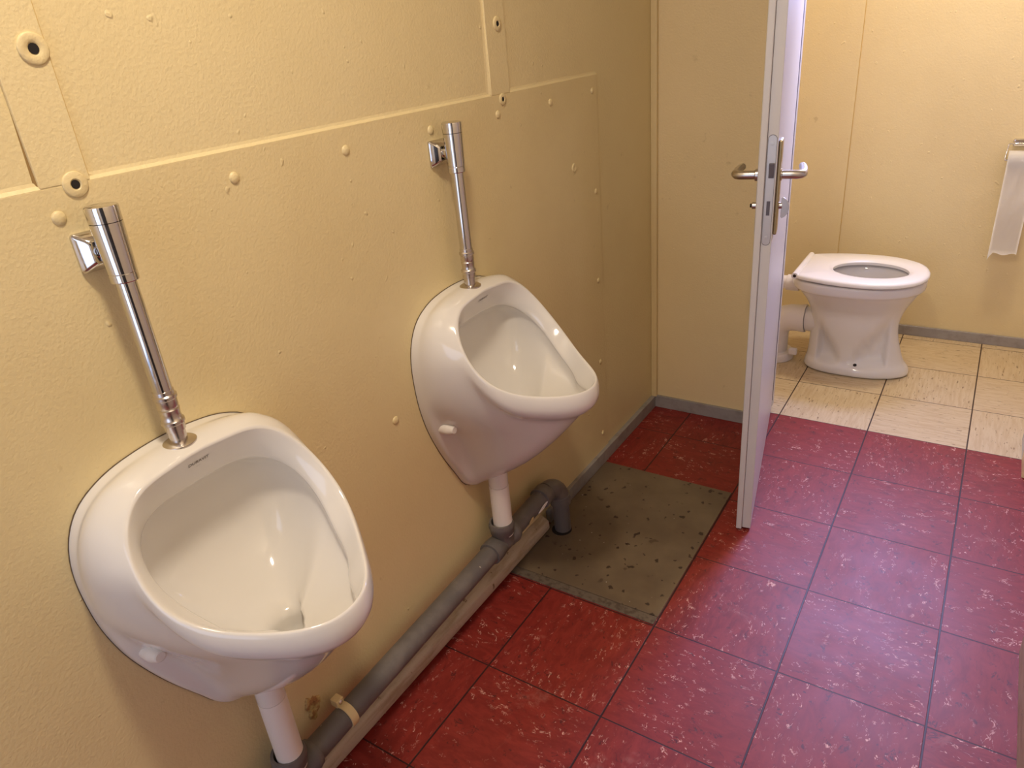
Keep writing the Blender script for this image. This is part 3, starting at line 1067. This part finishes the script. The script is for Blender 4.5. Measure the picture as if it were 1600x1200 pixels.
sp = thing('soil_pipe', 'white plastic soil pipe bend between the toilet and the floor behind it', 'pipe', (0.345, TY, 0))
bm = B()
arc = [(.078, 0, .192), (.05, 0, .191)]
for k in range(10):
    a = k / 9 * PI / 2
    arc.append((.03 - .075 * math.sin(a), 0, .115 + .075 * math.cos(a)))
arc += [(-.045, 0, .08), (-.045, 0, .03)]
tube(bm, arc, [0.060] + [0.057] * (len(arc) - 1), 32)
link('bend', bm, M['pvc'], sp, 40)
bm = B(); lathe(bm, (-.045, 0, 0.0), (0, 0, 1), [(0, .082), (.002, .084), (.026, .084), (.034, .078), (.036, .058)], 40); link('floor_collar', bm, M['pvc'], sp, 40)
bm = B(); box(bm, (.028, -.052, .036), (.062, -.030, .066), .006); link('spout', bm, M['pvc'], sp)

# ------------------------------------------------------------------ toilet roll
RX0, RX1 = 1.024, 1.118
hy, hz = YB, 0.842
th_ = thing('roll_holder', 'chrome wire toilet roll holder on the cubicle rear wall', 'toilet roll holder', (1.07, YB, 0.842))
bm = B(); box(bm, (-0.040, -0.032, -0.013), (0.040, 0.0, 0.014), 0.007); link('cover_plate', bm, M['chrome'], th_)
bm = B()
rad = 0.0028
wire = [(-0.02, -0.034, -0.002), (-0.048, -0.034, -0.002), (-0.052, -0.035, -0.005), (-0.056, -0.050, -0.055), (-0.055, -0.052, -0.060), (-0.030, -0.052, -0.060)]
tube(bm, wire, rad, 10)
tube(bm, [(-p[0], p[1], p[2]) for p in wire], rad, 10)
tube(bm, [(-0.02, -0.034, -0.002), (0.02, -0.034, -0.002)], rad, 10)
link('wire', bm, M['chrome'], th_, True)
rl = thing('toilet_roll', 'white toilet roll with a long torn sheet hanging down the wall', 'toilet roll', (1.071, YB - 0.052, 0.782))
bm = B()
W2 = 0.0475
lathe(bm, (-W2, 0, 0), (1, 0, 0), [(0, .021), (0, .034), (2 * W2, .034), (2 * W2, .021)], 36, False)
link('roll', bm, M['paper'], rl, 40)
bm = B(); lathe(bm, (-W2 + .0005, 0, 0), (1, 0, 0), [(0, .0195), (0, .0212), (2 * W2 - .001, .0212), (2 * W2 - .001, .0195), (0, .0195)], 28, False); link('core', bm, M['card'], rl, 40)
bm = B()
rings = []
ns = 26
for i in range(ns + 1):
    q = i / ns
    if q < 0.15:
        a = PI / 2 + (q / 0.15) * PI / 2
        y, z = 0.0352 * math.cos(a), 0.0352 * math.sin(a)
    else:
        z = -(q - 0.15) / 0.85 * 0.362
        y = -0.0352 - 0.004 * math.sin(z * 25) + 0.010 * (q - 0.15)
    row = []
    for k in range(13):
        s = k / 12
        zz = z
        if i == ns:
            zz -= 0.026 * max(0, 1 - s / 0.14) - 0.004 * math.sin(s * 9)
        row.append(Vector((-W2 + 2 * W2 * s, y + 0.0012 * math.sin(s * 11 + q * 17) * min(1, q * 4), zz)))
    rings.append(row)
R = grid(bm, rings, False)
bmesh.ops.solidify(bm, geom=list(bm.faces), thickness=0.0006)
link('hanging_sheet', bm, M['paper'], rl, 'all')

# ------------------------------------------------------------------ ceiling lamps (above the frame)
for loc, lab in ((LAMP_MAIN, 'warm oval ceiling lamp above the urinals'), (LAMP_CUB, 'warm oval ceiling lamp above the toilet cubicle')):
    lp = thing('ceiling_lamp', lab, 'ceiling lamp', (loc[0], loc[1], H))
    bm = B(); box(bm, (-0.17, -0.11, -0.025), (0.17, 0.11, 0.0), 0.008); link('housing', bm, M['lamp'], lp)
    bm = B(); box(bm, (-0.15, -0.09, -0.045), (0.15, 0.09, -0.0255), 0.01); link('diffuser', bm, M['diffuser'], lp)
